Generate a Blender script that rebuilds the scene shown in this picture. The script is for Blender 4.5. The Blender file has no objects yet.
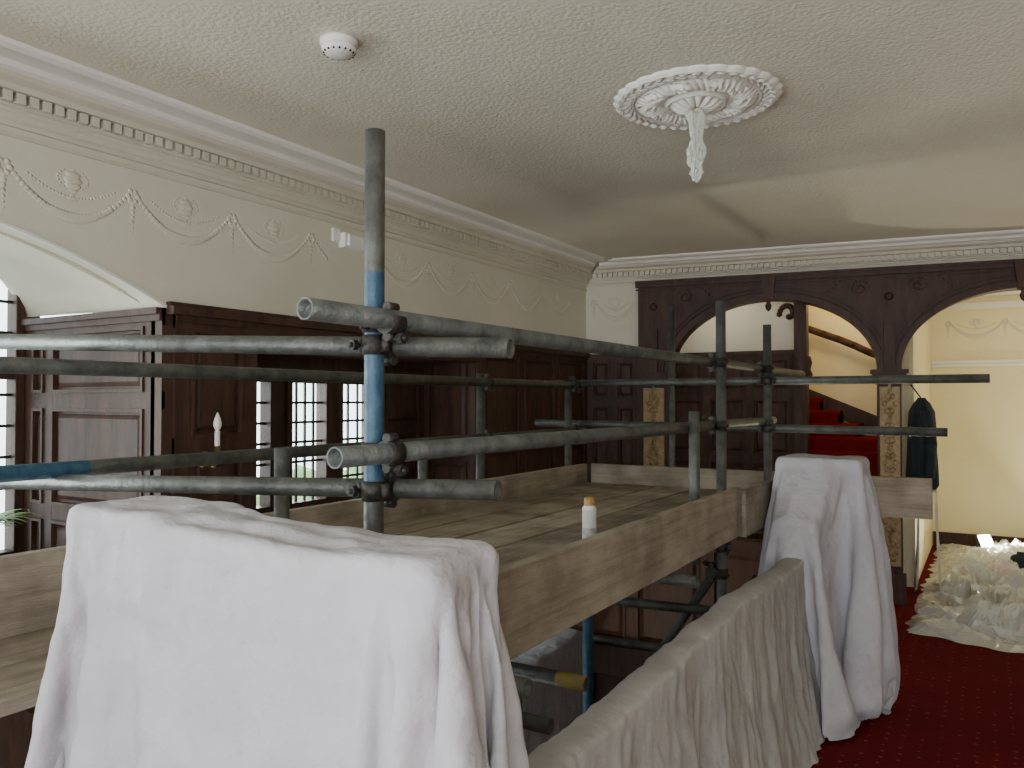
import bpy, bmesh, math, random
import numpy as np
from mathutils import Vector, Matrix, noise
random.seed(4)
sc=bpy.context.scene
COL=sc.collection
# ------------------------------------------------------------ materials
def mat(name,col,rough=.6,metal=0,var=None,vscale=5,stretch=(1,1,1),bump=0,bscale=30,bdetail=4,spec=.5,bdist=.01,stain=None):
    m=bpy.data.materials.new(name); m.use_nodes=True
    nt=m.node_tree; N=nt.nodes; L=nt.links
    b=N['Principled BSDF']
    b.inputs['Base Color'].default_value=(*col,1); b.inputs['Roughness'].default_value=rough
    b.inputs['Metallic'].default_value=metal; b.inputs['Specular IOR Level'].default_value=spec
    tc=N.new('ShaderNodeTexCoord'); mp=N.new('ShaderNodeMapping'); L.new(tc.outputs['Object'],mp.inputs[0])
    mp.inputs['Scale'].default_value=stretch
    if var:
        n=N.new('ShaderNodeTexNoise'); n.inputs['Scale'].default_value=vscale; n.inputs['Detail'].default_value=6
        n.inputs['Roughness'].default_value=.62
        L.new(mp.outputs[0],n.inputs[0])
        r=N.new('ShaderNodeValToRGB'); r.color_ramp.elements[0].position=.32; r.color_ramp.elements[1].position=.68
        r.color_ramp.elements[0].color=(*col,1); r.color_ramp.elements[1].color=(*var,1)
        L.new(n.outputs[0],r.inputs[0]); out=r.outputs[0]
        if stain:
            n4=N.new('ShaderNodeTexNoise');n4.inputs['Scale'].default_value=6.5;n4.inputs['Detail'].default_value=8;n4.inputs['Roughness'].default_value=.7;L.new(mp.outputs[0],n4.inputs[0])
            r4=N.new('ShaderNodeValToRGB');r4.color_ramp.elements[0].position=.64;r4.color_ramp.elements[0].color=(0,0,0,1);r4.color_ramp.elements[1].position=.74;r4.color_ramp.elements[1].color=(.6,.6,.6,1)
            L.new(n4.outputs[0],r4.inputs[0]);mx=N.new('ShaderNodeMix');mx.data_type='RGBA';L.new(r4.outputs[0],mx.inputs[0]);L.new(out,mx.inputs[6]);mx.inputs[7].default_value=(*stain,1);out=mx.outputs[2]
        L.new(out,b.inputs['Base Color'])
    if bump:
        n2=N.new('ShaderNodeTexNoise'); n2.inputs['Scale'].default_value=bscale; n2.inputs['Detail'].default_value=bdetail
        L.new(mp.outputs[0],n2.inputs[0])
        bp=N.new('ShaderNodeBump'); bp.inputs['Strength'].default_value=bump; bp.inputs['Distance'].default_value=bdist
        L.new(n2.outputs[0],bp.inputs['Height']); L.new(bp.outputs[0],b.inputs['Normal'])
    return m
M={}
M['ceil']=mat('ceiling_textured_paint',(.68,.64,.51),.8,var=(.74,.70,.58),vscale=1.5,bump=.5,bscale=60,bdetail=6)
M['plaster']=mat('cream_plaster',(.61,.57,.46),.7,var=(.66,.62,.51),vscale=2,bump=.08,bscale=60)
M['relief']=mat('relief_plaster',(.63,.59,.48),.75)
M['cornice']=mat('cornice_plaster',(.60,.56,.455),.6,var=(.55,.51,.41),vscale=4)
M['white']=mat('white_gloss_plaster',(.80,.78,.72),.55,var=(.74,.72,.66),vscale=4)
M['wallwarm']=mat('warm_cream_wall',(.76,.68,.42),.7,var=(.80,.72,.47),vscale=2,bump=.2,bscale=70)
M['dark']=mat('dark_oak',(.034,.016,.012),.5,var=(.080,.040,.029),vscale=3,stretch=(6,6,1),bump=.15,bscale=20,spec=.28)
M['rose']=mat('rose_plaster',(.82,.80,.73),.6)
M['gold']=mat('gilded_carving',(.25,.17,.08),.5,var=(.42,.31,.16),vscale=30,bump=.8,bscale=40)
M['steel']=mat('galvanised_steel',(.05,.054,.050),.48,.35,var=(.13,.135,.122),vscale=16,bump=.35,bscale=60)
M['blue']=mat('worn_blue_paint',(.008,.045,.095),.5,.1,var=(.04,.105,.155),vscale=26,bump=.3,bscale=50)
M['rust']=mat('coupler_steel',(.02,.018,.016),.55,.5,var=(.065,.057,.048),vscale=40,bump=.3,bscale=90)
M['yellow']=mat('yellow_paint',(.34,.25,.04),.5,var=(.20,.16,.07),vscale=20)
M['sheet']=mat('cotton_dust_sheet',(.43,.415,.445),.95,var=(.52,.505,.54),vscale=2.5,bump=.7,bscale=10,bdetail=7,spec=.1,bdist=.035,stain=(.33,.29,.25))
M['sheet2']=mat('muslin_dust_sheet',(.35,.335,.325),.95,var=(.44,.425,.415),vscale=4,bump=.5,bscale=12,bdetail=6,spec=.1,bdist=.02,stain=(.28,.25,.21))
M['can']=mat('white_enamel',(.72,.72,.70),.35,var=(.62,.62,.60),vscale=14)
M['label']=mat('printed_grey_label',(.30,.31,.33),.5,var=(.62,.62,.62),vscale=45)
M['amber']=mat('amber_plastic_cap',(.36,.20,.06),.45)
M['brass']=mat('aged_brass',(.30,.21,.09),.35,.8)
M['plastic_w']=mat('white_plastic',(.78,.77,.72),.4)
M['black']=mat('black_plastic',(.015,.015,.015),.5)
M['green']=mat('foliage',(.10,.22,.06),.6,var=(.35,.48,.2),vscale=6,bump=.5,bscale=15)
M['paving']=mat('stone_paving',(.32,.31,.29),.8,var=(.42,.41,.38),vscale=3)
M['jacket']=mat('navy_fabric',(.010,.016,.024),.85,var=(.018,.03,.04),vscale=9,bump=.3,bscale=60)
M['redcarpet']=mat('stair_carpet',(.16,.007,.009),.95,var=(.22,.010,.011),vscale=40,bump=.4,bscale=200,spec=.1)
M['lower']=mat('hall_floor_boards',(.10,.055,.03),.5,var=(.16,.09,.05),vscale=3,stretch=(8,1,1))
M['brownwood']=mat('mid_oak',(.12,.058,.032),.45,var=(.20,.10,.055),vscale=4,stretch=(6,6,1))
def boardmat(name,c1,c2,c3):
    m=mat(name,c1,.85,bump=.5,bscale=24,stretch=(16,1.1,16),spec=.2)
    nt=m.node_tree;N=nt.nodes;L=nt.links;b=N['Principled BSDF']
    mp=[n for n in N if n.type=='MAPPING'][0]
    oi=N.new('ShaderNodeObjectInfo')
    n=N.new('ShaderNodeTexNoise'); n.noise_dimensions='4D'; n.inputs['Scale'].default_value=2.2; n.inputs['Detail'].default_value=9; n.inputs['Roughness'].default_value=.72
    mu=N.new('ShaderNodeMath'); mu.operation='MULTIPLY'; mu.inputs[1].default_value=37; L.new(oi.outputs['Random'],mu.inputs[0]); L.new(mu.outputs[0],n.inputs['W'])
    L.new(mp.outputs[0],n.inputs['Vector'])
    r=N.new('ShaderNodeValToRGB'); e=r.color_ramp.elements; e[0].position=.28;e[0].color=(*c1,1);e[1].position=.72;e[1].color=(*c3,1)
    x=e.new(.48);x.color=(*c2,1)
    L.new(n.outputs[0],r.inputs[0])
    tc=[q for q in N if q.type=='TEX_COORD'][0]
    n3=N.new('ShaderNodeTexNoise');n3.inputs['Scale'].default_value=5;n3.inputs['Detail'].default_value=6;L.new(tc.outputs['Object'],n3.inputs['Vector'])
    r3=N.new('ShaderNodeValToRGB');r3.color_ramp.elements[0].position=.35;r3.color_ramp.elements[0].color=(.62,.60,.58,1);r3.color_ramp.elements[1].position=.6;r3.color_ramp.elements[1].color=(1,1,1,1)
    L.new(n3.outputs[0],r3.inputs[0])
    mx=N.new('ShaderNodeMix');mx.data_type='RGBA';mx.blend_type='MULTIPLY';mx.inputs[0].default_value=1
    L.new(r.outputs[0],mx.inputs[6]);L.new(r3.outputs[0],mx.inputs[7])
    hs=N.new('ShaderNodeHueSaturation'); mr=N.new('ShaderNodeMapRange'); mr.inputs[3].default_value=.8; mr.inputs[4].default_value=1.15
    L.new(oi.outputs['Random'],mr.inputs[0]); L.new(mr.outputs[0],hs.inputs['Value']); L.new(mx.outputs[2],hs.inputs['Color']); L.new(hs.outputs[0],b.inputs['Base Color'])
    return m
M['board']=boardmat('weathered_scaffold_board',(.20,.165,.125),(.32,.27,.21),(.42,.36,.29))
def carpet():
    m=mat('red_patterned_carpet',(.13,.008,.012),.97,bump=.6,bscale=260,spec=.08)
    nt=m.node_tree;N=nt.nodes;L=nt.links;b=N['Principled BSDF']
    mp=[n for n in N if n.type=='MAPPING'][0]
    v=N.new('ShaderNodeTexVoronoi'); v.inputs['Scale'].default_value=13; v.inputs['Randomness'].default_value=0.15
    L.new(mp.outputs[0],v.inputs['Vector'])
    r=N.new('ShaderNodeValToRGB');e=r.color_ramp.elements;e[0].position=.08;e[0].color=(.21,.055,.035,1);e[1].position=.15;e[1].color=(.13,.008,.012,1)
    L.new(v.outputs['Distance'],r.inputs[0])
    n=N.new('ShaderNodeTexNoise');n.inputs['Scale'].default_value=2.5;L.new(mp.outputs[0],n.inputs['Vector'])
    hs=N.new('ShaderNodeHueSaturation');mr=N.new('ShaderNodeMapRange');mr.inputs[3].default_value=.7;mr.inputs[4].default_value=1.25
    L.new(n.outputs[0],mr.inputs[0]);L.new(mr.outputs[0],hs.inputs['Value']);L.new(r.outputs[0],hs.inputs['Color']);L.new(hs.outputs[0],b.inputs['Base Color'])
    return m
M['carpet']=carpet()
def glassmat():
    m=bpy.data.materials.new('thin_glass');m.use_nodes=True;nt=m.node_tree;N=nt.nodes;L=nt.links
    N.remove(N['Principled BSDF']);o=N['Material Output']
    t=N.new('ShaderNodeBsdfTransparent');t.inputs[0].default_value=(.9,.94,.92,1);g=N.new('ShaderNodeBsdfGlossy');g.inputs['Roughness'].default_value=.1
    mx=N.new('ShaderNodeMixShader');mx.inputs[0].default_value=.06;L.new(t.outputs[0],mx.inputs[1]);L.new(g.outputs[0],mx.inputs[2]);L.new(mx.outputs[0],o.inputs[0]);return m
M['glass']=glassmat()
def plasticsheet(name,k,r=.12):
    m=bpy.data.materials.new(name);m.use_nodes=True;nt=m.node_tree;N=nt.nodes;L=nt.links
    b=N['Principled BSDF'];b.inputs['Base Color'].default_value=(.88,.92,.86,1);b.inputs['Roughness'].default_value=r
    b.inputs['Specular IOR Level'].default_value=1
    o=N['Material Output'];t=N.new('ShaderNodeBsdfTransparent');t.inputs[0].default_value=(.95,.97,.95,1);mx=N.new('ShaderNodeMixShader');mx.inputs[0].default_value=k
    L.new(t.outputs[0],mx.inputs[1]);L.new(b.outputs[0],mx.inputs[2]);L.new(mx.outputs[0],o.inputs[0]);return m
M['poly']=plasticsheet('polythene_sheet',.55)
M['poly2']=plasticsheet('clear_polythene_bag',.38)
def emis(name,c,s):
    m=bpy.data.materials.new(name);m.use_nodes=True;b=m.node_tree.nodes['Principled BSDF']
    b.inputs['Emission Color'].default_value=(*c,1);b.inputs['Emission Strength'].default_value=s;b.inputs['Base Color'].default_value=(*c,1);return m
M['lamp']=emis('flood_lens',(1,.93,.75),80)
# ------------------------------------------------------------ helpers
def obj(name,me,m=None,parent=None,smooth=False):
    o=bpy.data.objects.new(name,me);COL.objects.link(o)
    if m is not None:
        for mm in (m if isinstance(m,(list,tuple)) else [m]): me.materials.append(mm)
    if parent:o.parent=parent
    if smooth:
        for p in me.polygons:p.use_smooth=True
    return o
def empty(name):
    o=bpy.data.objects.new(name,None);COL.objects.link(o);o.empty_display_size=.1;return o
def fin(bm,name,m,parent=None,smooth=False,bevel=0):
    bmesh.ops.recalc_face_normals(bm,faces=bm.faces[:])
    me=bpy.data.meshes.new(name);bm.to_mesh(me);bm.free();o=obj(name,me,m,parent,smooth)
    if bevel:
        md=o.modifiers.new('bv','BEVEL');md.width=bevel;md.segments=2;md.limit_method='ANGLE'
    return o
def addbox(bm,a,b,mi=0):
    x0,y0,z0=[min(a[i],b[i]) for i in range(3)];x1,y1,z1=[max(a[i],b[i]) for i in range(3)]
    v=[bm.verts.new(p) for p in [(x0,y0,z0),(x1,y0,z0),(x1,y1,z0),(x0,y1,z0),(x0,y0,z1),(x1,y0,z1),(x1,y1,z1),(x0,y1,z1)]]
    for f in [(0,3,2,1),(4,5,6,7),(0,1,5,4),(1,2,6,5),(2,3,7,6),(3,0,4,7)]:
        fc=bm.faces.new([v[i] for i in f]);fc.material_index=mi
def boxes(name,lst,m,parent=None,bevel=0):
    bm=bmesh.new()
    for l in lst:addbox(bm,l[0],l[1],l[2] if len(l)>2 else 0)
    return fin(bm,name,m,parent,False,bevel)
def frame_of(d):
    d=Vector(d).normalized();u=d.cross(Vector((0,0,1)))
    if u.length<1e-3:u=Vector((1,0,0))
    u.normalize();return d,u,u.cross(d).normalized()
def addcyl(bm,p1,p2,r1,r2=None,n=16,mi=0,caps=True,smooth=True):
    r2=r1 if r2 is None else r2
    p1=Vector(p1);p2=Vector(p2);d,u,w=frame_of(p2-p1)
    A=[];B=[]
    for i in range(n):
        a=2*math.pi*i/n;o=u*math.cos(a)+w*math.sin(a)
        A.append(bm.verts.new(p1+o*r1));B.append(bm.verts.new(p2+o*r2))
    for i in range(n):
        f=bm.faces.new([A[i],A[(i+1)%n],B[(i+1)%n],B[i]]);f.material_index=mi;f.smooth=smooth
    if caps:
        bm.faces.new(A[::-1]).material_index=mi;bm.faces.new(B).material_index=mi
def addlathe(bm,c,prof,n=24,axis=(0,0,1),mi=0):
    d,u,w=frame_of(axis);c=Vector(c);rows=[]
    for r,h in prof:
        rows.append([bm.verts.new(c+d*h+(u*math.cos(2*math.pi*i/n)+w*math.sin(2*math.pi*i/n))*max(r,1e-4)) for i in range(n)])
    for a,b in zip(rows,rows[1:]):
        for i in range(n):
            f=bm.faces.new([a[i],a[(i+1)%n],b[(i+1)%n],b[i]]);f.smooth=True;f.material_index=mi
def addball(bm,c,r,s=(1,1,1),sub=1):
    g=bmesh.ops.create_icosphere(bm,subdivisions=sub,radius=r)
    for v in g['verts']:
        v.co=Vector((v.co.x*s[0],v.co.y*s[1],v.co.z*s[2]))+Vector(c)
    for v in g['verts']:
        for f in v.link_faces:f.smooth=True
def tube(name,p1,p2,parent,r=.0242,segs=None,mats=None,n=20):
    bm=bmesh.new();p1=Vector(p1);p2=Vector(p2);d,u,w=frame_of(p2-p1)
    segs=segs or [(1.0,0)]
    ts=[0]+[s[0] for s in segs]
    def ring(p,rr):return [bm.verts.new(p+(u*math.cos(2*math.pi*i/n)+w*math.sin(2*math.pi*i/n))*rr) for i in range(n)]
    rings=[ring(p1.lerp(p2,t),r) for t in ts]
    for k in range(len(ts)-1):
        for i in range(n):
            f=bm.faces.new([rings[k][i],rings[k][(i+1)%n],rings[k+1][(i+1)%n],rings[k+1][i]]);f.smooth=True;f.material_index=segs[k][1]
    for R,pa,pb in ((rings[0],p1,p1+d*.25),(rings[-1],p2,p2-d*.25)):
        a=ring(pa,r-.004);b=ring(pb,r-.004)
        for i in range(n):
            bm.faces.new([R[i],R[(i+1)%n],a[(i+1)%n],a[i]])
            f=bm.faces.new([a[i],a[(i+1)%n],b[(i+1)%n],b[i]]);f.smooth=True
        bm.faces.new(b)
    return fin(bm,name,mats or [M['steel']],parent)
def coupler(name,c1,a1,c2,a2,parent):
    bm=bmesh.new();c1=Vector(c1);c2=Vector(c2)
    mid=(c1+c2)/2;dd=(c2-c1)
    if dd.length<1e-4:dd=Vector((0,1,0))
    dn=dd.normalized()
    for c,a,s in((c1,a1,-1),(c2,a2,1)):
        a=Vector(a).normalized()
        addcyl(bm,c-a*.024,c+a*.024,.0295,n=14)
        side=a.cross(dn).normalized()
        out=dn*s
        for q in(-1,1):
            base=c+side*q*.035
            addcyl(bm,base-a*.018,base+a*.018,.012,n=8)
        b0=c+side*.040-out*.02
        addcyl(bm,b0,b0+out*.068,.0065,n=8)
        addcyl(bm,b0+out*.042,b0+out*.058,.014,n=6,smooth=False)
    addcyl(bm,mid-dn*.012,mid+dn*.012,.026,n=12)
    return fin(bm,name,M['rust'],parent)
def panelled(name,org,U,V,Nn,W,H,cols,rows,m,parent=None,rail=.07,th=.04,cap=True):
    bm=bmesh.new();org=Vector(org);U=Vector(U);V=Vector(V);Nn=Vector(Nn)
    def B(u0,u1,v0,v1,n0,n1):
        ps=[org+U*a+V*b+Nn*c for c in(n0,n1) for a,b in((u0,v0),(u1,v0),(u1,v1),(u0,v1))]
        v=[bm.verts.new(p) for p in ps]
        for f in [(0,3,2,1),(4,5,6,7),(0,1,5,4),(1,2,6,5),(2,3,7,6),(3,0,4,7)]:bm.faces.new([v[i] for i in f])
    B(0,W,0,H,-th,0)
    us=np.concatenate([[0],np.cumsum(cols)/sum(cols)])*(W-rail)+rail/2
    vs=np.concatenate([[0],np.cumsum(rows)/sum(rows)])*(H-rail)+rail/2
    for u in us:B(max(0,u-rail/2),min(W,u+rail/2),0,H,0,.018)
    for v in vs:B(0,W,v-rail/2,v+rail/2,0,.0175)
    for i in range(len(cols)):
        for j in range(len(rows)):
            a0=us[i]+rail/2;a1=us[i+1]-rail/2;b0=vs[j]+rail/2;b1=vs[j+1]-rail/2
            if a1-a0<.06 or b1-b0<.06:continue
            t=.016
            for q in((a0,a1,b0,b0+t),(a0,a1,b1-t,b1),(a0,a0+t,b0+t,b1-t),(a1-t,a1,b0+t,b1-t)):B(*q,0,.028)
            g=.03;k=.022
            o=[(a0+g,b0+g),(a1-g,b0+g),(a1-g,b1-g),(a0+g,b1-g)]
            inn=[(a0+g+k,b0+g+k),(a1-g-k,b0+g+k),(a1-g-k,b1-g-k),(a0+g+k,b1-g-k)]
            ov=[bm.verts.new(org+U*a+V*b+Nn*.001) for a,b in o];iv=[bm.verts.new(org+U*a+V*b+Nn*.015) for a,b in inn]
            bm.faces.new(iv)
            for q in range(4):bm.faces.new([ov[q],ov[(q+1)%4],iv[(q+1)%4],iv[q]])
    if cap:
        B(-.0,W,H-.03,H,0,.05);B(0,W,H-.06,H-.03,0,.032)
    return fin(bm,name,m,parent)
def sweep(bm,path,prof):
    rows=[]
    for p,(s,t) in path:
        rows.append([bm.verts.new(Vector(p)+Vector(s)*a+Vector(t)*b) for a,b in prof])
    for A,B in zip(rows,rows[1:]):
        for i in range(len(prof)-1):
            f=bm.faces.new([A[i],A[i+1],B[i+1],B[i]]);f.smooth=False
# ------------------------------------------------------------ constants
WX=-3.3; AY=6.9; CZ=2.92; LZ=-2.9
BX=-4.5; RX=-3.8
PIV=Vector((WX,AY,0));FAR=Matrix.Translation(PIV)@Matrix.Rotation(math.radians(8),4,'Z')@Matrix.Translation(-PIV)
def skewfar(o):
    o.matrix_world=FAR@o.matrix_world;return o
# ------------------------------------------------------------ room shell
boxes('ceiling',[((-4.7,-2.6,CZ),(3.1,10.5,CZ+.1))],M['ceil'])
boxes('floor',[((-1.72,-2.6,-.25),(3.0,1.05,0)),((-.95,1.05,-.25),(3.0,10.3,0)),((-3.3,5.2,-.25),(-.95,10.3,0))],M['carpet'])
boxes('floor_lower_hall',[((-4.7,-2.6,LZ-.1),(3.0,7.2,LZ))],M['lower'])
def arch_z(y):
    t=min(1,abs((y-.91)/1.46));return 2.08+.34*(1-t*t)
def soff_z(y):
    t=min(1,abs((y-.91)/1.46));return 2.10+.31*(1-t**10)
bm=bmesh.new()
ys=[c for c in np.linspace(-.55,2.37,49)]
for x in(WX,WX-.12):
    pb=[];pt=[]
    for y in ys:pb.append(bm.verts.new((x,y,arch_z(y))));pt.append(bm.verts.new((x,y,CZ)))
    for i in range(len(ys)-1):bm.faces.new([pb[i],pb[i+1],pt[i+1],pt[i]])
    for y0,y1 in((-2.6,-.55),(2.37,AY)):
        bm.faces.new([bm.verts.new(p) for p in((x,y0,2.08),(x,y1,2.08),(x,y1,CZ),(x,y0,CZ))])
a=[bm.verts.new((WX,y,arch_z(y))) for y in ys];b=[bm.verts.new((BX,y,soff_z(y))) for y in ys]
for i in range(len(ys)-1):
    f=bm.faces.new([a[i],a[i+1],b[i+1],b[i]]);f.smooth=True
wl=fin(bm,'wall_left',M['plaster'])
bm=bmesh.new()
pr=[(0,.0),(.0,.008),(.012,.008),(.015,.0)]
path=[]
for i,y in enumerate(ys):
    y2=ys[min(i+1,len(ys)-1)];y1=ys[max(0,i-1)]
    tv=Vector((0,y2-y1,arch_z(y2)-arch_z(y1))).normalized();nv=Vector((0,-tv.z,tv.y))
    path.append(((WX,y,arch_z(y)),(nv,Vector((1,0,0)))))
sweep(bm,path,pr);fin(bm,'trim_1',M['white'])
def leaded_window(name,x,y0,y1,z0,z1,nl,cw=.09,ch=.14,transom=None):
    e=empty(name);fr=[];ld=[]
    w=.045
    fr+= [((x-.05,y0-w,z0-w),(x+.05,y0,z1+w)),((x-.05,y1,z0-w),(x+.05,y1+w,z1+w)),((x-.05,y0,z0-w),(x+.05,y1,z0)),((x-.05,y0,z1),(x+.05,y1,z1+w))]
    for i in range(1,nl):
        yy=y0+(y1-y0)*i/nl;fr.append(((x-.04,yy-w*.6,z0),(x+.04,yy+w*.6,z1)))
    if transom:fr.append(((x-.035,y0,transom-.02),(x+.035,y1,transom+.02)))
    boxes('frame',fr,M['dark'],e,.004)
    k=int((y1-y0)/cw)
    for i in range(1,k):
        yy=y0+(y1-y0)*i/k;ld.append(((x-.006,yy-.008,z0),(x+.006,yy+.008,z1)))
    k=int((z1-z0)/ch)
    for i in range(1,k):
        zz=z0+(z1-z0)*i/k;ld.append(((x-.006,y0,zz-.008),(x+.006,y1,zz+.008)))
    boxes('lead_cames',ld,M['black'],e)
    boxes('pane',[((x-.0015,y0,z0),(x+.0015,y1,z1))],M['glass'],e)
    return e
leaded_window('window_1',BX,-.45,2.30,.85,2.34,5,.09,.15,transom=1.78)
boxes('wall_bay',[((BX-.1,-.7,LZ),(BX,2.45,.80)),((BX-.1,-.7,2.39),(BX,2.45,CZ)),((BX-.1,-.7,.8),(BX,-.5,2.47)),((BX-.1,2.345,.8),(BX,2.45,2.47))],M['dark'])
boxes('wall_back_bay',[((BX,-.62,LZ),(WX,-.55,2.08))],M['dark'])
panelled('wall_panelling_bay_return',(-4.46,2.37,.0),(1,0,0),(0,0,1),(0,-1,0),1.16,2.08,[.22,1,.06],[1.1,.62,.42],M['dark'],rail=.08)
boxes('window_sill',[((BX+.0,-.55,.78),(BX+.30,2.33,.82))],M['dark'],None,.006)
panelled('wall_panelling_pier',(WX,2.41,LZ),(0,1,0),(0,0,1),(1,0,0),.49,2.08-LZ,[1],[2.9,1.3,.6],M['dark'],rail=.09)
boxes('wall_left_recess',[((RX-.1,2.9,LZ),(RX,5.0,.95)),((RX-.1,2.9,1.80),(RX,5.0,2.08)),((RX-.1,2.9,.95),(RX,3.12,1.80)),((RX-.1,3.46+.03,.95),(RX,3.59,1.8)),((RX-.1,3.96,.95),(RX,4.05,1.8)),((RX-.1,4.42,.95),(RX,5.0,1.8)),
  ((RX,2.86,LZ),(WX,2.9,2.08)),((RX,2.9,1.93),(WX-.0,5.0,2.06)),((RX,2.9,.85),(RX+.14,5.0,.9))],M['dark'],None,.004)
leaded_window('window_2',RX-.03,3.16,3.45,1.0,1.76,1,.075,.11)
leaded_window('window_3',RX-.03,3.63,3.93,1.0,1.76,1,.075,.11)
leaded_window('window_4',RX-.03,4.09,4.38,1.0,1.76,1,.075,.11)
panelled('wall_panelling_recess',(RX+.01,4.46,.9),(0,1,0),(0,0,1),(1,0,0),.52,1.03,[1],[1.1,1],M['dark'],rail=.06,th=.02,cap=False)
panelled('wall_panelling_recess_return',(RX,5.0,LZ),(1,0,0),(0,0,1),(0,-1,0),.5,2.06-LZ,[1],[2.9,1.2,.8],M['dark'],rail=.07,cap=False)
panelled('wall_panelling_left',(WX,5.0,LZ),(0,1,0),(0,0,1),(1,0,0),1.9,2.08-LZ,[1,1,1],[2.9,1.25,.75],M['dark'],rail=.08)
boxes('trim_2',[((WX,2.9,1.93),(WX+.02,5.0,2.08)),((WX,2.37,2.05),(WX+.06,6.9,2.09)),((WX,2.37,2.09),(WX+.035,6.9,2.11))],M['dark'],None,.004)
boxes('wall_left_near',[((WX-.1,-2.6,LZ),(WX,-.55,2.08))],M['dark'])
skewfar(boxes('wall_far',[((WX-.1,AY,2.08),(-2.76,AY+.15,CZ)),((-2.76,AY,2.72),(3.2,AY+.15,CZ)),((1.3,AY,0),(3.2,AY+.15,2.72))],M['plaster']))
skewfar(panelled('wall_panelling_far',(WX,AY,0),(1,0,0),(0,0,1),(0,-1,0),.54,2.08,[1,1],[1.2,1.1,.6],M['dark'],rail=.06))
boxes('wall_far_lower',[((WX-1.4,5.2,LZ),(3,5.3,-.25))],M['dark'])
boxes('wall_right',[((3.0,-2.6,LZ),(3.1,10.4,CZ))],M['plaster'])
boxes('wall_behind',[((-4.7,-2.7,LZ),(-3.0,-2.6,CZ)),((2.2,-2.7,LZ),(3.1,-2.6,CZ)),((-3.0,-2.7,LZ),(2.2,-2.6,.6)),((-3.0,-2.7,2.6),(2.2,-2.6,CZ))],M['plaster'])  # unseen back wall; its window opening is invented to admit fill light
boxes('wall_under_landing',[((-1.0,1.0,LZ),(-.95,5.2,-.25)),((-1.75,1.0,LZ),(-1.0,1.05,-.25))],M['brownwood'])
boxes('trim_3',[((-1.0,1.05,-.26),(-.945,5.2,.0)),((-1.75,1.05,-.26),(-.95,1.09,0.0)),((-3.3,5.14,-.26),(-.95,5.2,0))],M['dark'],None,.006)
boxes('wall_inner_far',[((-.72,10.3,0),(3.0,10.4,CZ))],M['wallwarm'])
boxes('wall_stair_back',[((-1.75,8.7,0),(-.62,8.8,CZ))],M['wallwarm'])
boxes('wall_stair_side',[((-.68,7.9,0),(-.58,10.35,CZ)),((-1.75,7.85,0),(-1.70,8.7,CZ))],M['wallwarm'])
boxes('wall_stair_left',[((-3.4,7.05,0),(-3.3,8.8,CZ))],M['plaster'])
boxes('wall_stair_front',[((-3.3,7.80,0),(-1.52,7.86,CZ))],M['plaster'])
panelled('wall_panelling_stair',(-3.28,7.79,0),(1,0,0),(0,0,1),(0,-1,0),1.74,2.12,[1,1,1,1],[1.4,.8,.5],M['dark'],rail=.07)
boxes('trim_4',[((-.57,10.26,2.06),(3,10.3,2.10)),((-.57,10.27,2.02),(3,10.3,2.06)),((-.57,10.26,2.66),(3,10.3,2.74)),((-.57,10.2,2.8),(3,10.3,CZ))],M['white'],None,.008)
boxes('baseboard_far',[((-.57,10.27,0),(3,10.3,.16))],M['dark'],None,.005)
# ------------------------------------------------------------ cornice
def cornice(name,p0,p1,inward,zoff=0):
    bm=bmesh.new()
    P=[(0,2.725),(.016,2.725),(.018,2.74),(.03,2.748),(.035,2.768),(.045,2.775),(.045,2.785),(.06,2.79),(.06,2.838),(.10,2.84),(.11,2.86),(.145,2.872),(.155,2.888),(.185,2.893),(.185,2.92)]
    P2=[(.30,2.92),(.305,2.905),(.33,2.895),(.355,2.905),(.36,2.92)]
    p0=Vector(p0);p1=Vector(p1);inn=Vector(inward);d=(p1-p0).normalized()
    for PP,mi in((P,0),(P2,1)):
        for k,(a,b) in enumerate(zip(PP,PP[1:])):
            A0=p0+inn*a[0];A1=p1-d*a[0]+inn*a[0];B0=p0+inn*b[0];B1=p1-d*b[0]+inn*b[0]
            if zoff:A0=p0+d*a[0]+inn*a[0];B0=p0+d*b[0]+inn*b[0];A1=p1+inn*a[0];B1=p1+inn*b[0]
            f=bm.faces.new([bm.verts.new((v.x,v.y,z)) for v,z in((A0,a[1]),(A1,a[1]),(B1,b[1]),(B0,b[1]))])
            f.material_index=1 if mi or k>=12 else 0
    A0=p0+inn*.185+(d*.185 if zoff else d*0);A1=p1+inn*.185-(d*0 if zoff else d*.185);B0=p0+inn*.30+(d*.30 if zoff else d*0);B1=p1+inn*.30-(d*0 if zoff else d*.30)
    bm.faces.new([bm.verts.new((v.x,v.y,2.917)) for v in(A0,A1,B1,B0)]).material_index=1
    L=(p1-p0).length;n=int(L/.050)
    for i in range(n):
        s=.05+i*.050
        if s>L-.06:break
        c=p0+d*s;a=c+inn*.05;b=c+d*.033+inn*.092
        addbox(bm,(a.x,a.y,2.798),(b.x,b.y,2.836))
    return fin(bm,name,[M['cornice'],M['white']])
cornice('trim_5',(WX,-2.6,0),(WX,AY,0),(1,0,0))
skewfar(cornice('trim_6',(WX,AY,0),(3.2,AY,0),(0,-1,0),1))
boxes('trim_12',[((WX+.0,-2.6,2.685),(WX+.012,AY,2.70))],M['cornice'])
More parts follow.
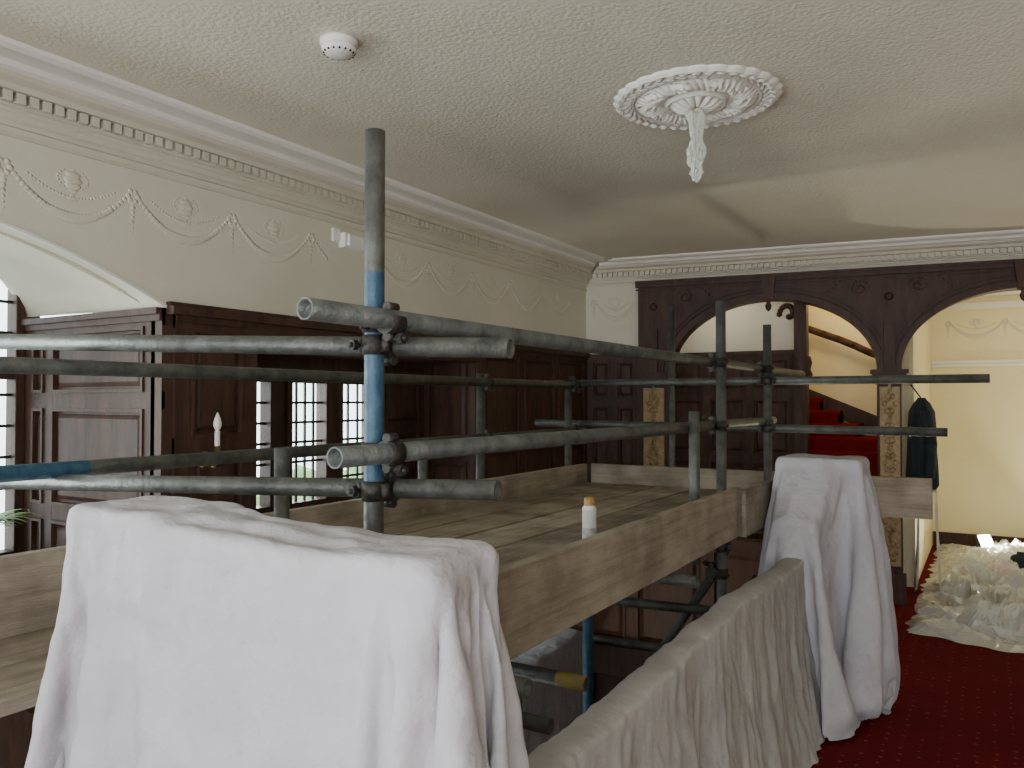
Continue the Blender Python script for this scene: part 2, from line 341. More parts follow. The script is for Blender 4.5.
# ------------------------------------------------------------ frieze relief
def frieze(name,fn,length,start,zc,n=(1,0,0),pitch=.55,skip=()):
    bm=bmesh.new();k=0;s=start
    dp=.16
    fl=(dp,1,1) if abs(n[0])>.5 else (1,dp,1)
    def put(a,z,r,sq=None):
        for lo,hi in skip:
            if lo<a<hi:return
        addball(bm,fn(a,z),r,sq or fl,2 if r>.02 else 1)
    while s<length:
        for i in range(30):
            t=i/29;a=s+.04+t*(pitch-.08);z=zc+.07-.13*(1-(2*t-1)**2)
            put(a,z,.013+.012*(1-abs(2*t-1)))
        for i in range(26):
            t=i/25;a=s+.09+t*(pitch-.18);z=zc+.085-.06*(1-(2*t-1)**2)
            put(a,z,.008)
        for q in range(6):put(s+.024*math.cos(q*1.047),zc+.09+.024*math.sin(q*1.047),.016)
        for i in range(7):put(s+.0,zc+.06-.022*i,.015-.0015*i)
        c=s+pitch/2
        for zz,r in((.13,.014),(.11,.034),(.088,.042),(.065,.036),(.045,.022),(.025,.012),(.008,.024)):
            put(c,zc+zz+.01,r,(dp*.8,1,.45) if abs(n[0])>.5 else (1,dp*.8,.45))
        for q in(-1,1):
            for i in range(7):
                aa=i/6*math.pi;put(c+q*(.040+.026*math.sin(aa)),zc+.135-.07*i/6,.007)
        s+=pitch
    return fin(bm,name,M['relief'],None,True)
frieze('frieze_relief',lambda a,z:(WX,a,z),6.5,.55,2.475,skip=((3.43,3.83),))
skewfar(frieze('frieze_relief',lambda a,z:(a,AY,z),-2.9,-3.22,2.475,(0,1,0),.42))
frieze('frieze_relief',lambda a,z:(a,10.30,z),2.6,-.4,2.42,(0,1,0))
# ------------------------------------------------------------ arch screen
screen=empty('arch_screen')
bm=bmesh.new()
for y in(AY-.06,AY+.12):
    for x0,x1 in((-2.78,-2.478),(-.778,-.60),(1.10,1.3)):
        bm.faces.new([bm.verts.new(p) for p in((x0,y,0),(x1,y,0),(x1,y,2.74),(x0,y,2.74))])
    for c in(-1.628,.25):
        xs=[c-.85*math.cos(math.pi*i/48) for i in range(49)]
        zz=[1.90+.62*math.sqrt(max(0,1-((x-c)/.85)**2)) for x in xs]
        b=[bm.verts.new((x,y,z)) for x,z in zip(xs,zz)];t=[bm.verts.new((x,y,2.74)) for x in xs]
        for i in range(48):bm.faces.new([b[i],b[i+1],t[i+1],t[i]])
for c in(-1.628,.25):
    xs=[c-.85*math.cos(math.pi*i/48) for i in range(49)];pts=[(c-.85,0)]+[(x,1.90+.62*math.sqrt(max(0,1-((x-c)/.85)**2))) for x in xs]+[(c+.85,0)]
    for (x0,z0),(x1,z1) in zip(pts,pts[1:]):
        bm.faces.new([bm.verts.new(p) for p in((x0,AY-.06,z0),(x1,AY-.06,z1),(x1,AY+.12,z1),(x0,AY+.12,z0))])
bm.faces.new([bm.verts.new(p) for p in((-2.78,AY-.06,0),(-2.78,AY,0),(-2.78,AY,2.74),(-2.78,AY-.06,2.74))])
fin(bm,'screen_body',M['dark'],screen)
bm=bmesh.new()
for c in(-1.628,.25):
    for R0,R1,dp in((.0,.05,.03),(.065,.08,.02),(.10,.115,.014)):
        pts=[]
        for i in range(61):
            a=math.pi*i/60
            pts.append((c-math.cos(a)*.85,1.9+.62*math.sin(a),Vector((-math.cos(a)*.62,0,math.sin(a)*.85)).normalized()))
        path=[((x,AY-.06,z),(nv,Vector((0,-1,0)))) for x,z,nv in pts]
        sweep(bm,path,[(R0,0),(R0,dp),(R1,dp),(R1,0)])
    z0,z1,d=2.50,2.72,.05
    v=[bm.verts.new(p) for p in((c-.035,AY-.06-d,z0),(c+.035,AY-.06-d,z0),(c+.06,AY-.06-d,z1),(c-.06,AY-.06-d,z1),(c-.035,AY-.06,z0),(c+.035,AY-.06,z0),(c+.06,AY-.06,z1),(c-.06,AY-.06,z1))]
    for f in [(0,3,2,1),(4,5,6,7),(0,1,5,4),(1,2,6,5),(2,3,7,6),(3,0,4,7)]:bm.faces.new([v[i] for i in f])
    addlathe(bm,(c,AY-.10,2.43),[(.0,-.02),(.02,0),(.028,.03),(.015,.06),(.03,.08)],12)
    for sx in(-1,1):
        cx=c+sx*.72;cz=2.58
        for i in range(26):
            a=i*.38;r=.08*(1-i/30)
            addball(bm,(cx+r*math.cos(a)*sx,AY-.060,cz+r*math.sin(a)*.8),.007)
        for i in range(10):
            addball(bm,(cx-sx*.03*i,AY-.060,cz+.03+.06*math.sin(i*.5)),.007)
addbox(bm,(-2.80,AY-.085,2.68),(1.32,AY-.06,2.74));addbox(bm,(-2.80,AY-.10,2.715),(1.32,AY-.06,2.74))
addbox(bm,(-2.80,AY-.072,2.655),(1.32,AY-.06,2.668))
for x0,x1 in((-2.75,-2.52),(-.778,-.60),(1.11,1.27)):
    for z0,z1,o in((1.78,1.80,.012),(1.80,1.83,.022),(1.83,1.87,.035),(1.87,1.90,.05)):
        addbox(bm,(x0-o,AY-.06-o-.02,z0),(x1+o,AY+.12+o,z1))
    for i in range(5):
        addball(bm,(x0+(x1-x0)*(i+.5)/5,AY-.10,1.815),.02)
    xc=(x0+x1)/2
    addbox(bm,(xc-.04,AY-.10,1.9),(xc+.04,AY-.06,2.30))
    addball(bm,(xc,AY-.08,2.5),.035,(1,.5,1),2)
    addbox(bm,(x0-.02,AY-.12,0),(x1+.02,AY-.06,.25))
fin(bm,'mouldings',M['dark'],screen)
bm=bmesh.new()
for x0,x1 in((-2.73,-2.54),(-.763,-.615),(1.13,1.26)):
    addbox(bm,(x0,AY-.078,.3),(x1,AY-.06,1.76))
    xc=(x0+x1)/2
    for i in range(24):
        z=.36+i*.06
        for q in(-1,1):
            addball(bm,(xc+q*(.02+.02*math.sin(i*1.57)),AY-.08,z),.022,(1,.5,1.3))
        addball(bm,(xc,AY-.082,z+.03),.014)
fin(bm,'carved_gilt_panels',M['gold'],screen)
screen.matrix_world=FAR
# ------------------------------------------------------------ staircase beyond left arch
st=empty('staircase')
lst=[];ck=[];ns=[]
for i in range(5):
    z=1.16+i*.125;xr=-.70-.19*i;yf=7.92+.13*i
    lst.append(((-1.69,yf,0),(xr,8.66,z)))
    ck.append(((-1.69,yf-.012,0 if i==0 else z-.125),(xr+.0,yf+.6 if yf+.6<8.62 else 8.62,z+.012)))
    ns.append(((-1.69,yf-.03,z-.03),(xr+.02,yf+.01,z+.014)))
boxes('steps',lst,M['brownwood'],st);boxes('carpet_runner',ck,M['redcarpet'],st,.004);boxes('nosings',ns,M['redcarpet'],st,.01)
bm=bmesh.new()
v=[(-.70,8.66,1.20),(-1.69,8.66,1.62),(-1.69,8.66,1.80),(-.70,8.66,1.38)]
f=[bm.verts.new(p) for p in v];g=[bm.verts.new((p[0],p[1]+.03,p[2])) for p in v]
bm.faces.new(f);bm.faces.new(g)
for i in range(4):bm.faces.new([f[i],f[(i+1)%4],g[(i+1)%4],g[i]])
pts=[(-.70,2.05),(-.85,2.06),(-1.0,2.11),(-1.15,2.19),(-1.3,2.26),(-1.45,2.32),(-1.69,2.42)]
for (a,b),(c,d) in zip(pts,pts[1:]):addcyl(bm,(a,8.60,b),(c,8.60,d),.036)
addbox(bm,(-1.54,7.62,0),(-1.43,7.73,2.60));addlathe(bm,(-1.485,7.675,1.85),[(.08,0),(.1,.03),(.08,.08),(.095,.14),(.08,.2)],16)
addlathe(bm,(-1.485,7.675,2.60),[(.08,0),(.085,.02),(.04,.05),(.06,.10),(.03,.15),(0,.17)],16)
for i in range(14):
    a=i*.35;addball(bm,(-1.60-.08*math.cos(a)*(1-i/18),7.675,2.45+.10*math.sin(a)*(1-i/18)),.03)
fin(bm,'string_and_handrail',M['dark'],st)
# ------------------------------------------------------------ ceiling rose
def rose(c,R):
    bm=bmesh.new();nr=84;na=336;rows=[]
    def h(r,a):
        z=.008
        z+=.012*math.exp(-((r-.94)/.03)**2)
        z+=.012*math.exp(-((r-.78)/.018)**2)
        if .80<r<.92: z+=.014*abs(math.sin(a*20+2*math.sin(r*30)))
        if .38<r<.77:
            k=abs(math.cos(a*5)); env=math.sin((r-.38)/.39*math.pi)
            z+=.030*env*k**.7*(.35+.65*abs(math.sin(a*25+r*14)))
            z+=.030*env*(1-k)*abs(math.sin(r*30+a*5))
        z+=.016*math.exp(-((r-.36)/.025)**2)
        if r<.36:
            z+=.010+.016*(1-r/.36)+.026*abs(math.sin(a*7))**.8*math.sin(min(1,r/.36)*math.pi)
        return z
    for i in range(nr+1):
        r=i/nr;row=[]
        for j in range(na):
            a=2*math.pi*j/na
            rr=r*R*(1+ (.03*abs(math.sin(a*14)) if r>.9 else 0))
            z=h(r,a) if i<nr else 0
            row.append(bm.verts.new((c[0]+rr*math.cos(a),c[1]+rr*math.sin(a),c[2]-z)))
        rows.append(row)
    for A,B in zip(rows,rows[1:]):
        for j in range(na):
            f=bm.faces.new([A[j],A[(j+1)%na],B[(j+1)%na],B[j]]);f.smooth=True
    return fin(bm,'ceiling_rose',M['rose'])
RC=(-1.05,3.27,CZ)
rose(RC,.338)
pe=empty('wrapped_pendant_light')
bm=bmesh.new()
addcyl(bm,(RC[0],RC[1],CZ-.03),(RC[0],RC[1],CZ-.2),.012);addcyl(bm,(RC[0],RC[1],CZ-.19),(RC[0],RC[1],CZ-.235),.017)
fin(bm,'lamp_holder',M['amber'],pe)
bm=bmesh.new()
prof=[(.022,-.05),(.036,-.075),(.024,-.11),(.019,-.14),(.016,-.165),(.022,-.19),(.034,-.215),(.038,-.235),(.03,-.255),(.024,-.275),(.012,-.29),(.024,-.315),(.010,-.335),(.004,-.345)]
n=26
for lay in range(2):
    rows=[]
    for r,hh in prof:
        rows.append([bm.verts.new((RC[0]+(r+.012*random.uniform(-1,1))*math.cos(6.283*i/n),RC[1]+(r+.012*random.uniform(-1,1))*math.sin(6.283*i/n),CZ+hh+.010*random.uniform(-1,1))) for i in range(n)])
    for A,B in zip(rows,rows[1:]):
        for i in range(n):bm.faces.new([A[i],A[(i+1)%n],B[(i+1)%n],B[i]])
fin(bm,'polythene_bag',M['poly2'],pe)
bm=bmesh.new();SC=(-1.96,2.09,CZ)
addlathe(bm,SC,[(.0,-.0),(.066,0),(.067,-.018),(.058,-.02),(.057,-.024),(.062,-.026),(.060,-.04),(.046,-.052),(.02,-.056),(0,-.057)],40)
for i in range(16):
    a=i*6.283/16;addbox(bm,(SC[0]+.052*math.cos(a)-.003,SC[1]+.052*math.sin(a)-.003,CZ-.050),(SC[0]+.052*math.cos(a)+.003,SC[1]+.052*math.sin(a)+.003,CZ-.042),1)
addball(bm,(SC[0]+.03,SC[1]-.02,CZ-.053),.004)
fin(bm,'smoke_detector',[M['plastic_w'],M['black']])
bm=bmesh.new();addbox(bm,(WX,3.52,2.55),(WX+.05,3.80,2.64));addbox(bm,(WX+.05,3.54,2.56),(WX+.07,3.78,2.63));addbox(bm,(WX,3.46,2.58),(WX+.02,3.52,2.66),0)
fin(bm,'emergency_light',M['plastic_w'],None,False,.006)
bm=bmesh.new();sx,sy,sz=WX+.12,2.57,1.38
addlathe(bm,(WX,sy,sz-.02),[(0,0.02),(.04,.02),(.045,.026),(.03,.04),(0,.045)],20,(1,0,0))
pts=[(WX+.03,sz-.02),(WX+.06,sz-.05),(WX+.1,sz-.05),(WX+.12,sz-.01)]
for (a,b),(c,d) in zip(pts,pts[1:]):addcyl(bm,(a,sy,b),(c,sy,d),.007)
addlathe(bm,(sx,sy,sz),[(0,-.02),(.012,-.015),(.03,.0),(.045,.01),(.045,.014),(.016,.014),(.014,.05),(0,.05)],20)
addlathe(bm,(sx,sy,sz+.05),[(.013,0),(.013,.07),(.008,.072)],16,mi=1)
addlathe(bm,(sx,sy,sz+.122),[(.008,0),(.018,.02),(.020,.035),(.014,.06),(.004,.085),(0,.09)],16,mi=1)
fin(bm,'candle_wall_sconce',[M['brass'],M['plastic_w']])
# ------------------------------------------------------------ scaffolding
sf=empty('scaffolding')
SM=[M['steel'],M['blue'],M['yellow']]
def T(p1,p2,segs=None):return tube('tube',p1,p2,sf,segs=segs,mats=SM)
Z0=LZ
def zt(z,top):return (z-Z0)/(top-Z0)
S1=(-1.27,1.48)
T((*S1,Z0),(*S1,2.30),[(zt(1.42,2.3),0),(zt(1.955,2.3),1),(1,0)])
S2=(-1.14,3.92);T((*S2,Z0),(*S2,2.14))
S3=(-1.14,4.88);T((*S3,Z0),(*S3,2.10))
T((-2.46,3.77,Z0),(-2.46,3.77,1.80))
T((-2.46,4.86,Z0),(-2.46,4.86,1.79))
T((-2.05,5.76,0),(-2.05,5.76,2.36))
T((-1.14,3.50,.92),(-1.14,3.50,1.60))
T((-1.90,1.78,Z0),(-1.90,1.78,1.50))
T((-2.46,3.24,Z0),(-2.46,3.24,1.37))
T((-2.46,.35,Z0),(-2.46,.35,2.0))
T((-1.51,3.17,Z0),(-1.51,3.17,.94),[(zt(.1,.94),0),(zt(.80,.94),1),(1,0)])
A_x=S1[0]+.052
T((A_x,1.20,1.84),(A_x+.06,6.0,1.835))
T((A_x,1.29,1.525),(A_x+.06,5.1,1.525))
T((-2.41,-1.0,1.75),(-2.41,5.0,1.75))
T((-2.41,-1.0,1.44),(-2.41,5.0,1.44),[(.33,0),(.41,1),(1,0)])
T((-.95,1.585,1.77),(-3.05,1.27,1.848))
T((-.985,1.585,1.44),(-3.05,1.28,1.385))
T((-2.6,4.935,1.765),(.0,4.935,1.765))
T((-2.75,4.935,1.49),(-.20,4.935,1.475))
T((-2.6,2.34,.74),(-1.12,2.34,.74),[(.93,0),(1,2)])
T((-2.6,2.17,.655),(-1.16,2.17,.655))
T((-2.6,1.75,.93),(-1.0,1.75,.93));T((-2.6,3.1,.93),(-1.0,3.1,.93));T((-2.6,4.6,.93),(-1.0,4.6,.93));T((-2.6,.7,.93),(-1.75,.7,.93))
T((-2.7,3.97,.55),(-1.0,3.97,.60));T((-1.2,1.3,-.1),(-1.2,5.1,-.1));T((-2.6,4.05,.30),(-1.0,3.99,.38));T((-2.41,.2,.0),(-2.41,5.1,.0))
T((-1.2,2.9,.55),(-1.2,5.1,.55));T((-1.72,3.25,.10),(-1.0,3.25,.1));T((-2.35,4.3,-.9),(-1.3,4.3,.7))
def CP(s,zl,axis,off):
    coupler('coupler',(s[0],s[1],zl),(0,0,1),(s[0]+off[0],s[1]+off[1],zl),axis,sf)
Y=(0,1,0);X=(1,0,0)
CP(S1,1.835,Y,(.052,0));CP(S1,1.525,Y,(.052,0));CP(S1,1.782,X,(0,.055));CP(S1,1.433,X,(0,.055))
CP(S2,1.835,Y,(-.045,0));CP(S2,1.525,Y,(-.045,0));CP(S3,1.835,Y,(-.04,0));CP(S3,1.765,X,(0,.055));CP(S3,1.482,X,(0,.055))
for yy in(3.77,4.86,.35):
    for zz in(1.75,1.44):CP((-2.46,yy),zz,Y,(.05,0))
CP((-2.46,4.86),1.765,X,(0,.06))
for z in(.93,.60,-.1):CP(S2,z,X,(0,.05));
for z in(.55,.93):CP(S3,z,Y,(-.05,0))
CP((-1.51,3.17),.86,X,(0,-.06));CP((-1.51,3.17),.12,X,(0,.06));CP(S2,.80,Y,(-.05,0));CP(S2,.5,Y,(-.05,0))
def board(name,x0,x1,y0,y1,z0,z1):
    return boxes(name,[((x0,y0,z0),(x1,y1,z1))],M['board'],sf,.004)
w=.230;DZ=1.10
for i in range(5):
    x0=-2.33+i*(w+.019)
    board('deck_board',x0,x0+w,1.42+random.uniform(-.02,.02),4.92+random.uniform(-.03,.0),DZ-.038,DZ+random.uniform(-.005,.005))
for yy in(1.68,3.0,4.5):
    board('bearer_board',-2.33,-1.10,yy,yy+.2,.956,1.0);board('bearer_board',-2.33,-1.10,yy+.01,yy+.19,1.001,1.058)
for i in range(2):
    x0=-2.33+i*(w+.016)
    board('deck_board',x0,x0+w,-1.6,1.40,.958,.996)
board('toe_board',-1.088,-1.05,1.48,3.96,.99,1.222)
board('toe_board',-1.095,-1.058,4.06,4.91,.96,1.195)
board('toe_board',-2.385,-2.345,-1.6,1.95,.99,1.215);board('toe_board',-2.38,-2.34,1.96,4.91,.99,1.22)
bm=bmesh.new();addbox(bm,(0,-1.02,0),(.038,1.05,.225));eb=fin(bm,'toe_board',M['board'],sf,False,.004)
eb.rotation_euler=(0,0,math.radians(90));eb.location=(-1.30,4.985,.99)
# aerosol can standing on the deck
bm=bmesh.new();cx,cy=-1.275,2.69
addlathe(bm,(cx,cy,DZ+.006),[(0,0),(.024,0),(.026,.003),(.026,.012)],28)
addlathe(bm,(cx,cy,DZ+.006),[(.026,.012),(.0262,.075)],28,mi=1)
addlathe(bm,(cx,cy,DZ+.006),[(.0262,.075),(.026,.140),(.0265,.143),(.025,.148),(.019,.156)],28)
addlathe(bm,(cx,cy,DZ+.006),[(.019,.154),(.0195,.158),(.0185,.182),(.012,.187),(0,.187)],28,mi=2)
fin(bm,'aerosol_spray_can',[M['can'],M['label'],M['amber']])
# ------------------------------------------------------------ balustrade + newels (under sheets)
bal=empty('landing_balustrade')
def newel(name,x0,x1,y0,y1,top):
    return boxes(name,[((x0+.03,y0+.03,0),(x1-.03,y1-.03,top-.05)),((x0,y0,top-.05),(x1,y1,top)),((x0,y0,0),(x1,y1,.2))],M['brownwood'],bal,.01)
newel('newel_near_left',-1.70,-1.43,1.02,1.20,1.395)
newel('newel_near_right',-.94,-.79,1.05,1.22,1.365)
newel('newel_far',-.98,-.60,4.50,4.78,1.31)
boxes('handrail',[((-1.5,1.09,.95),(-.8,1.15,1.20)),((-.90,1.2,.76),(-.82,4.25,.83)),((-.89,1.2,.04),(-.83,4.55,.10)),((-.95,4.36,.3),(-.75,4.5,1.15)),((-.94,4.24,.3),(-.77,4.36,1.0))],M['brownwood'],bal,.01)
bm=bmesh.new()
for i in range(24):
    y=1.35+i*.125
    addlathe(bm,(-.86,y,.08),[(.02,0),(.02,.1),(.012,.14),(.03,.28),(.014,.45),(.02,.6),(.02,.70)],8)
fin(bm,'balusters',M['brownwood'],bal)
fb=empty('far_landing_balustrade')
panelled('panelling',(-3.25,5.22,-.1),(1,0,0),(0,0,1),(0,-1,0),2.2,.85,[1,1,1,1],[1],M['brownwood'],fb,rail=.08)
boxes('handrail',[((-3.25,5.18,.80),(-1.0,5.28,.86))],M['brownwood'],fb,.01)
# ------------------------------------------------------------ cloth sheets
def cloth(name,cx,cy,z,sx,sy,nx,ny,colliders,frames,rot=0,mass=.25,bend=.5,shrink=0,cut=9,ripple=.006):
    cols=[]
    for a,b in colliders:
        o=boxes('tmp_collider',[(a,b)],M['sheet'])
        md=o.modifiers.new('c','COLLISION');o.collision.thickness_outer=.008;o.collision.cloth_friction=20
        cols.append(o)
    bm=bmesh.new();V=[]
    R=Matrix.Rotation(rot,3,'Z');keep=[]
    for j in range(ny+1):
        for i in range(nx+1):
            p=R@Vector(((i/nx-.5)*sx,(j/ny-.5)*sy,0));p+=Vector((cx,cy,z+.02*noise.noise(Vector((p.x*3,p.y*3,1)))))
            V.append(bm.verts.new(p));keep.append(math.hypot(i/nx-.5,j/ny-.5)*2<cut)
    for j in range(ny):
        for i in range(nx):
            k=j*(nx+1)+i
            q=[k,k+1,k+nx+2,k+nx+1]
            if all(keep[t] for t in q):bm.faces.new([V[t] for t in q])
    for v in [v for v in bm.verts if not v.link_faces]:bm.verts.remove(v)
    me=bpy.data.meshes.new(name);bm.to_mesh(me);bm.free()
    o=obj('tmp_cloth',me)
    md=o.modifiers.new('cl','CLOTH');s=md.settings
    s.quality=7;s.mass=mass;s.tension_stiffness=25;s.compression_stiffness=25;s.shear_stiffness=6;s.bending_stiffness=bend;s.air_damping=1.5
    s.tension_damping=8;s.compression_damping=8;s.shear_damping=8;s.shrink_min=shrink
    md.collision_settings.collision_quality=4;md.collision_settings.distance_min=.008;md.collision_settings.use_self_collision=False
    md.point_cache.frame_start=1;md.point_cache.frame_end=frames+2
    sc.frame_start=1;sc.frame_end=frames+2
    for f in range(1,frames+1):
        sc.frame_set(f);bpy.context.view_layer.update()
    dg=bpy.context.evaluated_depsgraph_get()
    m2=bpy.data.meshes.new_from_object(o.evaluated_get(dg))
    bpy.data.objects.remove(o)
    for c in cols:bpy.data.objects.remove(c)
    m2.materials.clear()
    nn=[v.normal.copy() for v in m2.vertices]
    for v,nv in zip(m2.vertices,nn):
        p=v.co
        side=1-abs(nv.z)
        a=1.3*noise.noise(Vector((p.x*8,p.y*8,p.z*1.4+7)))*side+.5*noise.noise(p*6)+.5*(1-2*abs(noise.noise(p*8+Vector((p.z*3,0,0)))))+.3*noise.noise(p*19)
        v.co=p+nv*(ripple*a)
    r=obj(name,m2,M['sheet'],None,True);r.name=name
    sb=r.modifiers.new('s','SUBSURF');sb.levels=1;sb.render_levels=1
    return r
cloth('dust_sheet',-1.235,1.12,1.42,2.35,1.8,130,98,[((-1.705,1.01,.2),(-1.425,1.21,1.402)),((-.945,1.04,.2),(-.785,1.23,1.37)),((-1.5,1.08,.3),(-.85,1.16,1.21)),((-3,3,-.2),(2,-3,-.0))],54,shrink=-.10,bend=.3,ripple=.015)
cloth('dust_sheet',-.79,4.60,1.34,3.0,3.0,104,104,[((-.99,4.49,.1),(-.59,4.79,1.32)),((-.96,4.35,.1),(-.74,4.49,1.17)),((-.95,4.22,.1),(-.76,4.35,1.02)),((-3,7,-.2),(2,2,.0))],70,rot=.25,shrink=-.03,cut=1.05,ripple=.012)
sc.frame_set(1)
def pleated(name,x,y0,y1,ztop,dropR,dropL,amp=.035,seed=0,flare=.12,n=480,halfw=.065,floor=.012,m='sheet',freq=26,fine=.004):
    bm=bmesh.new();rows=[]
    prof=[]
    for k in range(14):
        t=1-k/14;prof.append((-halfw,-dropL*t,t))
    for k in range(9):
        a=math.pi*(1-k/8);prof.append((halfw*math.cos(a),.02*math.sin(a),0))
    for k in range(1,37):
        t=k/36;prof.append((halfw,-dropR*t,t))
    for i in range(n+1):
        y=y0+(y1-y0)*i/n;row=[]
        big=noise.noise(Vector((y*2.1,seed+5,0)))
        sag=.016*math.sin(y*2.6+seed)+.018*noise.noise(Vector((y*4,seed,3)))
        for px,pz,t in prof:
            s=1 if px>0 else -1
            env=min(1,.2+t*1.4) if px==halfw or px==-halfw else .15
            ys_=y+.16*t*noise.noise(Vector((y*1.5,seed,8)))
            w=1.1*noise.noise(Vector((ys_*freq*.28,t*.9,seed)))+.30*(1-2*abs(noise.noise(Vector((ys_*freq*.5,t*1.3,seed+2)))))+.2*noise.noise(Vector((ys_*freq*.8,t*4,seed+4)))
            dx=s*(amp*env*(w+.3)+flare*t*t*(.6+.5*big)) + fine*noise.noise(Vector((y*22,pz*16,seed)))
            row.append(bm.verts.new((x+px+dx,y+.03*noise.noise(Vector((y*5,pz*3,seed+9))),max(floor,ztop+pz+sag*(1-t)+ (.03*big*t)))))
        rows.append(row)
    for A,B in zip(rows,rows[1:]):
        for k in range(len(prof)-1):
            f=bm.faces.new([A[k],A[k+1],B[k+1],B[k]]);f.smooth=True
    return fin(bm,name,M[m],None,True)
pleated('dust_sheet',-.86,1.20,4.50,.850,.86,.30,m='sheet2',freq=22,amp=.036,flare=.16,halfw=.05,fine=.006)
pleated('dust_sheet',-1.92,3.12,3.78,.42,2.2,1.8,seed=4,floor=LZ+.01,halfw=.11,n=200)
boxes('covered_hall_screen',[((-1.99,3.16,LZ),(-1.85,3.75,.40))],M['brownwood'])
# ------------------------------------------------------------ polythene heap
def crumple(name,x0,x1,y0,y1,hgt,seed,nx=210,ny=210):
    bm=bmesh.new();V=[]
    for j in range(ny+1):
        for i in range(nx+1):
            u=i/nx;v=j/ny;x=x0+(x1-x0)*u;y=y0+(y1-y0)*v
            e=min(1,min(u,1-u,v,1-v)*9)
            p=Vector((x*1.6,y*1.6,seed))
            r=1-abs(noise.noise(p))*2.4;r2=1-abs(noise.noise(p*2.7))*2.4;r3=1-abs(noise.noise(p*6.5))*2.4;r4=1-abs(noise.noise(p*13))*2
            z=.012+hgt*e*max(0,.32*r+.27*r2+.20*r3+.08*r4+.35*noise.noise(Vector((x*.9,y*.9,seed+3)))-.02)
            V.append(bm.verts.new((x+.05*noise.noise(p*2)+.05*noise.noise(p*5),y+.18*noise.noise(p*1.3+Vector((9,0,0)))+.05*noise.noise(p*5+Vector((3,3,3))),z)))
    for j in range(ny):
        for i in range(nx):
            k=j*(nx+1)+i;bm.faces.new([V[k],V[k+1],V[k+nx+2],V[k+nx+1]])
    return fin(bm,name,M['poly'])
crumple('polythene_dust_cover',-.52,2.7,6.25,10.2,.27,2.0)
def flood(name,loc,aim,power,size,col=(1,.86,.58)):
    e=empty(name);bm=bmesh.new()
    loc=Vector(loc);d=(Vector(aim)-loc).normalized();_,u,w=frame_of(d)
    def P(a,b,c):return loc+u*a+w*b+d*c
    o=[P(a*.07,b*.05,-.05) for a,b in((-1,-1),(1,-1),(1,1),(-1,1))];f=[P(a*.09,b*.07,0) for a,b in((-1,-1),(1,-1),(1,1),(-1,1))]
    ov=[bm.verts.new(p) for p in o];fv=[bm.verts.new(p) for p in f]
    bm.faces.new(ov)
    for i in range(4):bm.faces.new([ov[i],ov[(i+1)%4],fv[(i+1)%4],fv[i]])
    for s in(-1,1):addcyl(bm,P(s*.1,0,-.02),(P(s*.1,0,-.02).x,P(s*.1,0,-.02).y,.0),.008,n=8)
    fin(bm,'housing',M['black'],e)
    bm=bmesh.new();bm.faces.new([bm.verts.new(P(a*.08,b*.06,-.005)) for a,b in((-1,-1),(1,-1),(1,1),(-1,1))]);fin(bm,'lens',M['lamp'],e)
    l=bpy.data.lights.new(name+'_bulb','AREA');l.energy=power;l.size=size;l.color=col;lo=bpy.data.objects.new('bulb',l);COL.objects.link(lo)
    lo.location=P(0,0,.012);lo.rotation_euler=(-d).to_track_quat('Z','Y').to_euler();lo.parent=e
flood('work_floodlight',(-.05,9.62,.20),(.55,9.1,.60),36,.14,(1,.92,.70))
flood('work_floodlight',(-.64,5.38,.18),(-.75,5.0,3.0),6,.30,(1,.95,.84))
def plight(name,loc,p,c,r=.08):
    l=bpy.data.lights.new(name,'POINT');l.energy=p;l.color=c;l.shadow_soft_size=r;o=bpy.data.objects.new(name,l);COL.objects.link(o);o.location=loc
plight('stair_wall_light',(-1.1,8.2,2.7),9,(1,.76,.42))
plight('inner_room_light',(1.4,8.6,2.5),34,(1,.90,.64),.15)
plight('stair_lobby_light',(-2.3,7.4,2.7),6,(1,.93,.8),.1)
plight('lower_hall_light',(-2.7,2.2,-.9),38,(1,.97,.92),.25)
# ------------------------------------------------------------ bits beyond the arch
bm=bmesh.new()
prof=[(1.66,.03,.03),(1.62,.06,.06),(1.55,.09,.10),(1.42,.10,.13),(1.2,.105,.13),(1.05,.12,.14),(.93,.125,.14),(.90,.10,.12)]
n=28;rows=[];JX,JY=-.50,7.62
for z,a,b in prof:
    rows.append([bm.verts.new((JX+(a*(1+.12*math.sin(i*1.35+z*5)))*math.cos(6.283*i/n),JY+(b*(1+.15*math.sin(i*2.2)))*math.sin(6.283*i/n),z)) for i in range(n)])
for A,B in zip(rows,rows[1:]):
    for i in range(n):
        f=bm.faces.new([A[i],A[(i+1)%n],B[(i+1)%n],B[i]]);f.smooth=True
addcyl(bm,(JX+.04,JY-.12,1.56),(JX+.08,JY-.16,1.28),.045,.045);addcyl(bm,(JX+.08,JY-.16,1.29),(JX+.06,JY-.18,1.0),.045,.038)
addlathe(bm,(JX,JY,1.60),[(.04,0),(.045,.04),(.03,.07)],16)
addcyl(bm,(JX,JY,1.66),(JX-.08,JY+.0,1.78),.006);addcyl(bm,(JX-.08,JY,1.78),(JX-.10,JY+.30,1.78),.008)
fin(bm,'hanging_jacket',M['jacket'])
pleated('dust_sheet',-.47,7.62,7.86,.86,.84,.84,seed=12,n=120,amp=.02,flare=.03)
bm=bmesh.new();addlathe(bm,(.22,8.5,.13),[(0,0),(.07,0),(.08,.02),(.08,.11),(.065,.13),(.03,.14),(.03,.16),(0,.16)],20)
fin(bm,'paint_tub',M['jacket'])
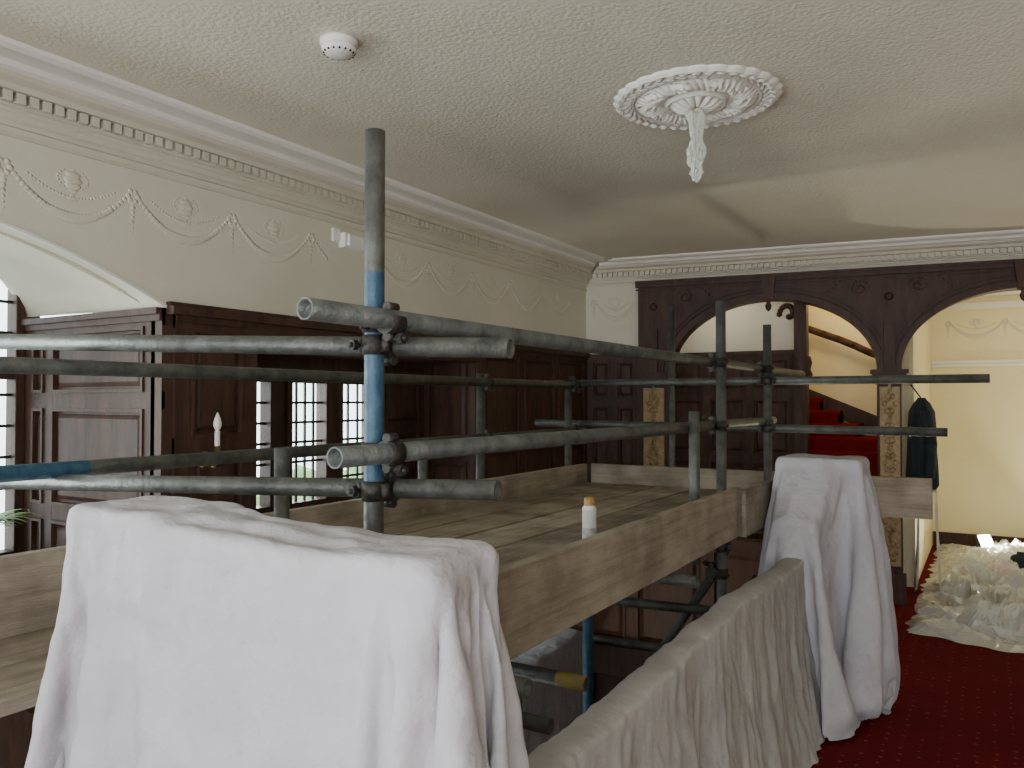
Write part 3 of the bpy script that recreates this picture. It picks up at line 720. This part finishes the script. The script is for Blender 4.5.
# ------------------------------------------------------------ outside
for i,(x,y,z,s) in enumerate([(-7.5,4.2,-1.4,1.5),(-8.5,7.6,-1.5,1.8),(-7.0,2.6,-1.4,1.3),(-9.0,9.5,-1.5,2)]):
    bm=bmesh.new();bmesh.ops.create_icosphere(bm,subdivisions=5,radius=s)
    for v in bm.verts:
        nn=v.co.normalized();v.co+=nn*(.35*noise.noise(v.co*2)+.22*noise.noise(v.co*6+Vector((i,0,0)))+.12*noise.noise(v.co*15))
        v.co+=Vector((x,y,z))
    fin(bm,'garden_shrub',M['green'])
boxes('ground_outside',[((-16,-6,LZ-.2),(-4.7,14,LZ-.1))],M['paving'])
fe=empty('potted_fern')
bm=bmesh.new();addlathe(bm,(-4.33,2.05,.82),[(0,0),(.06,0),(.085,.13),(.09,.13),(.09,.15),(.075,.15),(.07,.12),(0,.12)],20);fin(bm,'pot',M['brownwood'],fe)
bm=bmesh.new()
for k in range(44):
    a=random.uniform(0,6.28);L=random.uniform(.24,.46);p=Vector((-4.33,2.05,.95));pr=None
    for i in range(9):
        t=i/8;q=p+Vector((math.cos(a)*L*t*.75,math.sin(a)*L*t*.65,L*(.85*t-.6*t*t)))
        q.x=max(q.x,-4.44);q.y=min(q.y,2.31);wd=.02*math.sin(math.pi*min(1,t+.08))+.002
        sd=Vector((-math.sin(a),math.cos(a),0))*wd
        cur=(bm.verts.new(q-sd),bm.verts.new(q+sd))
        if pr:bm.faces.new([pr[0],pr[1],cur[1],cur[0]])
        pr=cur
fin(bm,'fronds',M['green'],fe)
# ------------------------------------------------------------ world & daylight
w=bpy.data.worlds.new('World');sc.world=w;w.use_nodes=True;nt=w.node_tree
bg=nt.nodes['Background'];bg.inputs[0].default_value=(.90,.96,1,1);bg.inputs[1].default_value=6.5
def area(name,loc,rot,sx,sy,p,c):
    l=bpy.data.lights.new(name,'AREA');l.shape='RECTANGLE';l.size=sx;l.size_y=sy;l.energy=p;l.color=c
    o=bpy.data.objects.new(name,l);COL.objects.link(o);o.location=loc;o.rotation_euler=rot
area('daylight_bay',(-4.85,.1,1.55),(0,math.radians(-90),0),1.4,1.2,300,(.95,.98,1))
area('daylight_recess',(-4.5,3.75,1.5),(0,math.radians(-90),0),.9,1.3,60,(.95,.98,1))
area('fill_behind',(-.4,-2.75,1.6),(math.radians(90),0,0),5.0,1.9,80,(.97,.98,1))  # added fill light at the invented opening behind the camera
# ------------------------------------------------------------ camera
cam=bpy.data.cameras.new('camera');cam.lens=28.125;cam.sensor_width=36;cam.clip_start=.02
co=bpy.data.objects.new('camera',cam);COL.objects.link(co)
co.location=(0,0,1.65);co.rotation_euler=(math.radians(91.15),0,math.radians(30.86))
sc.camera=co
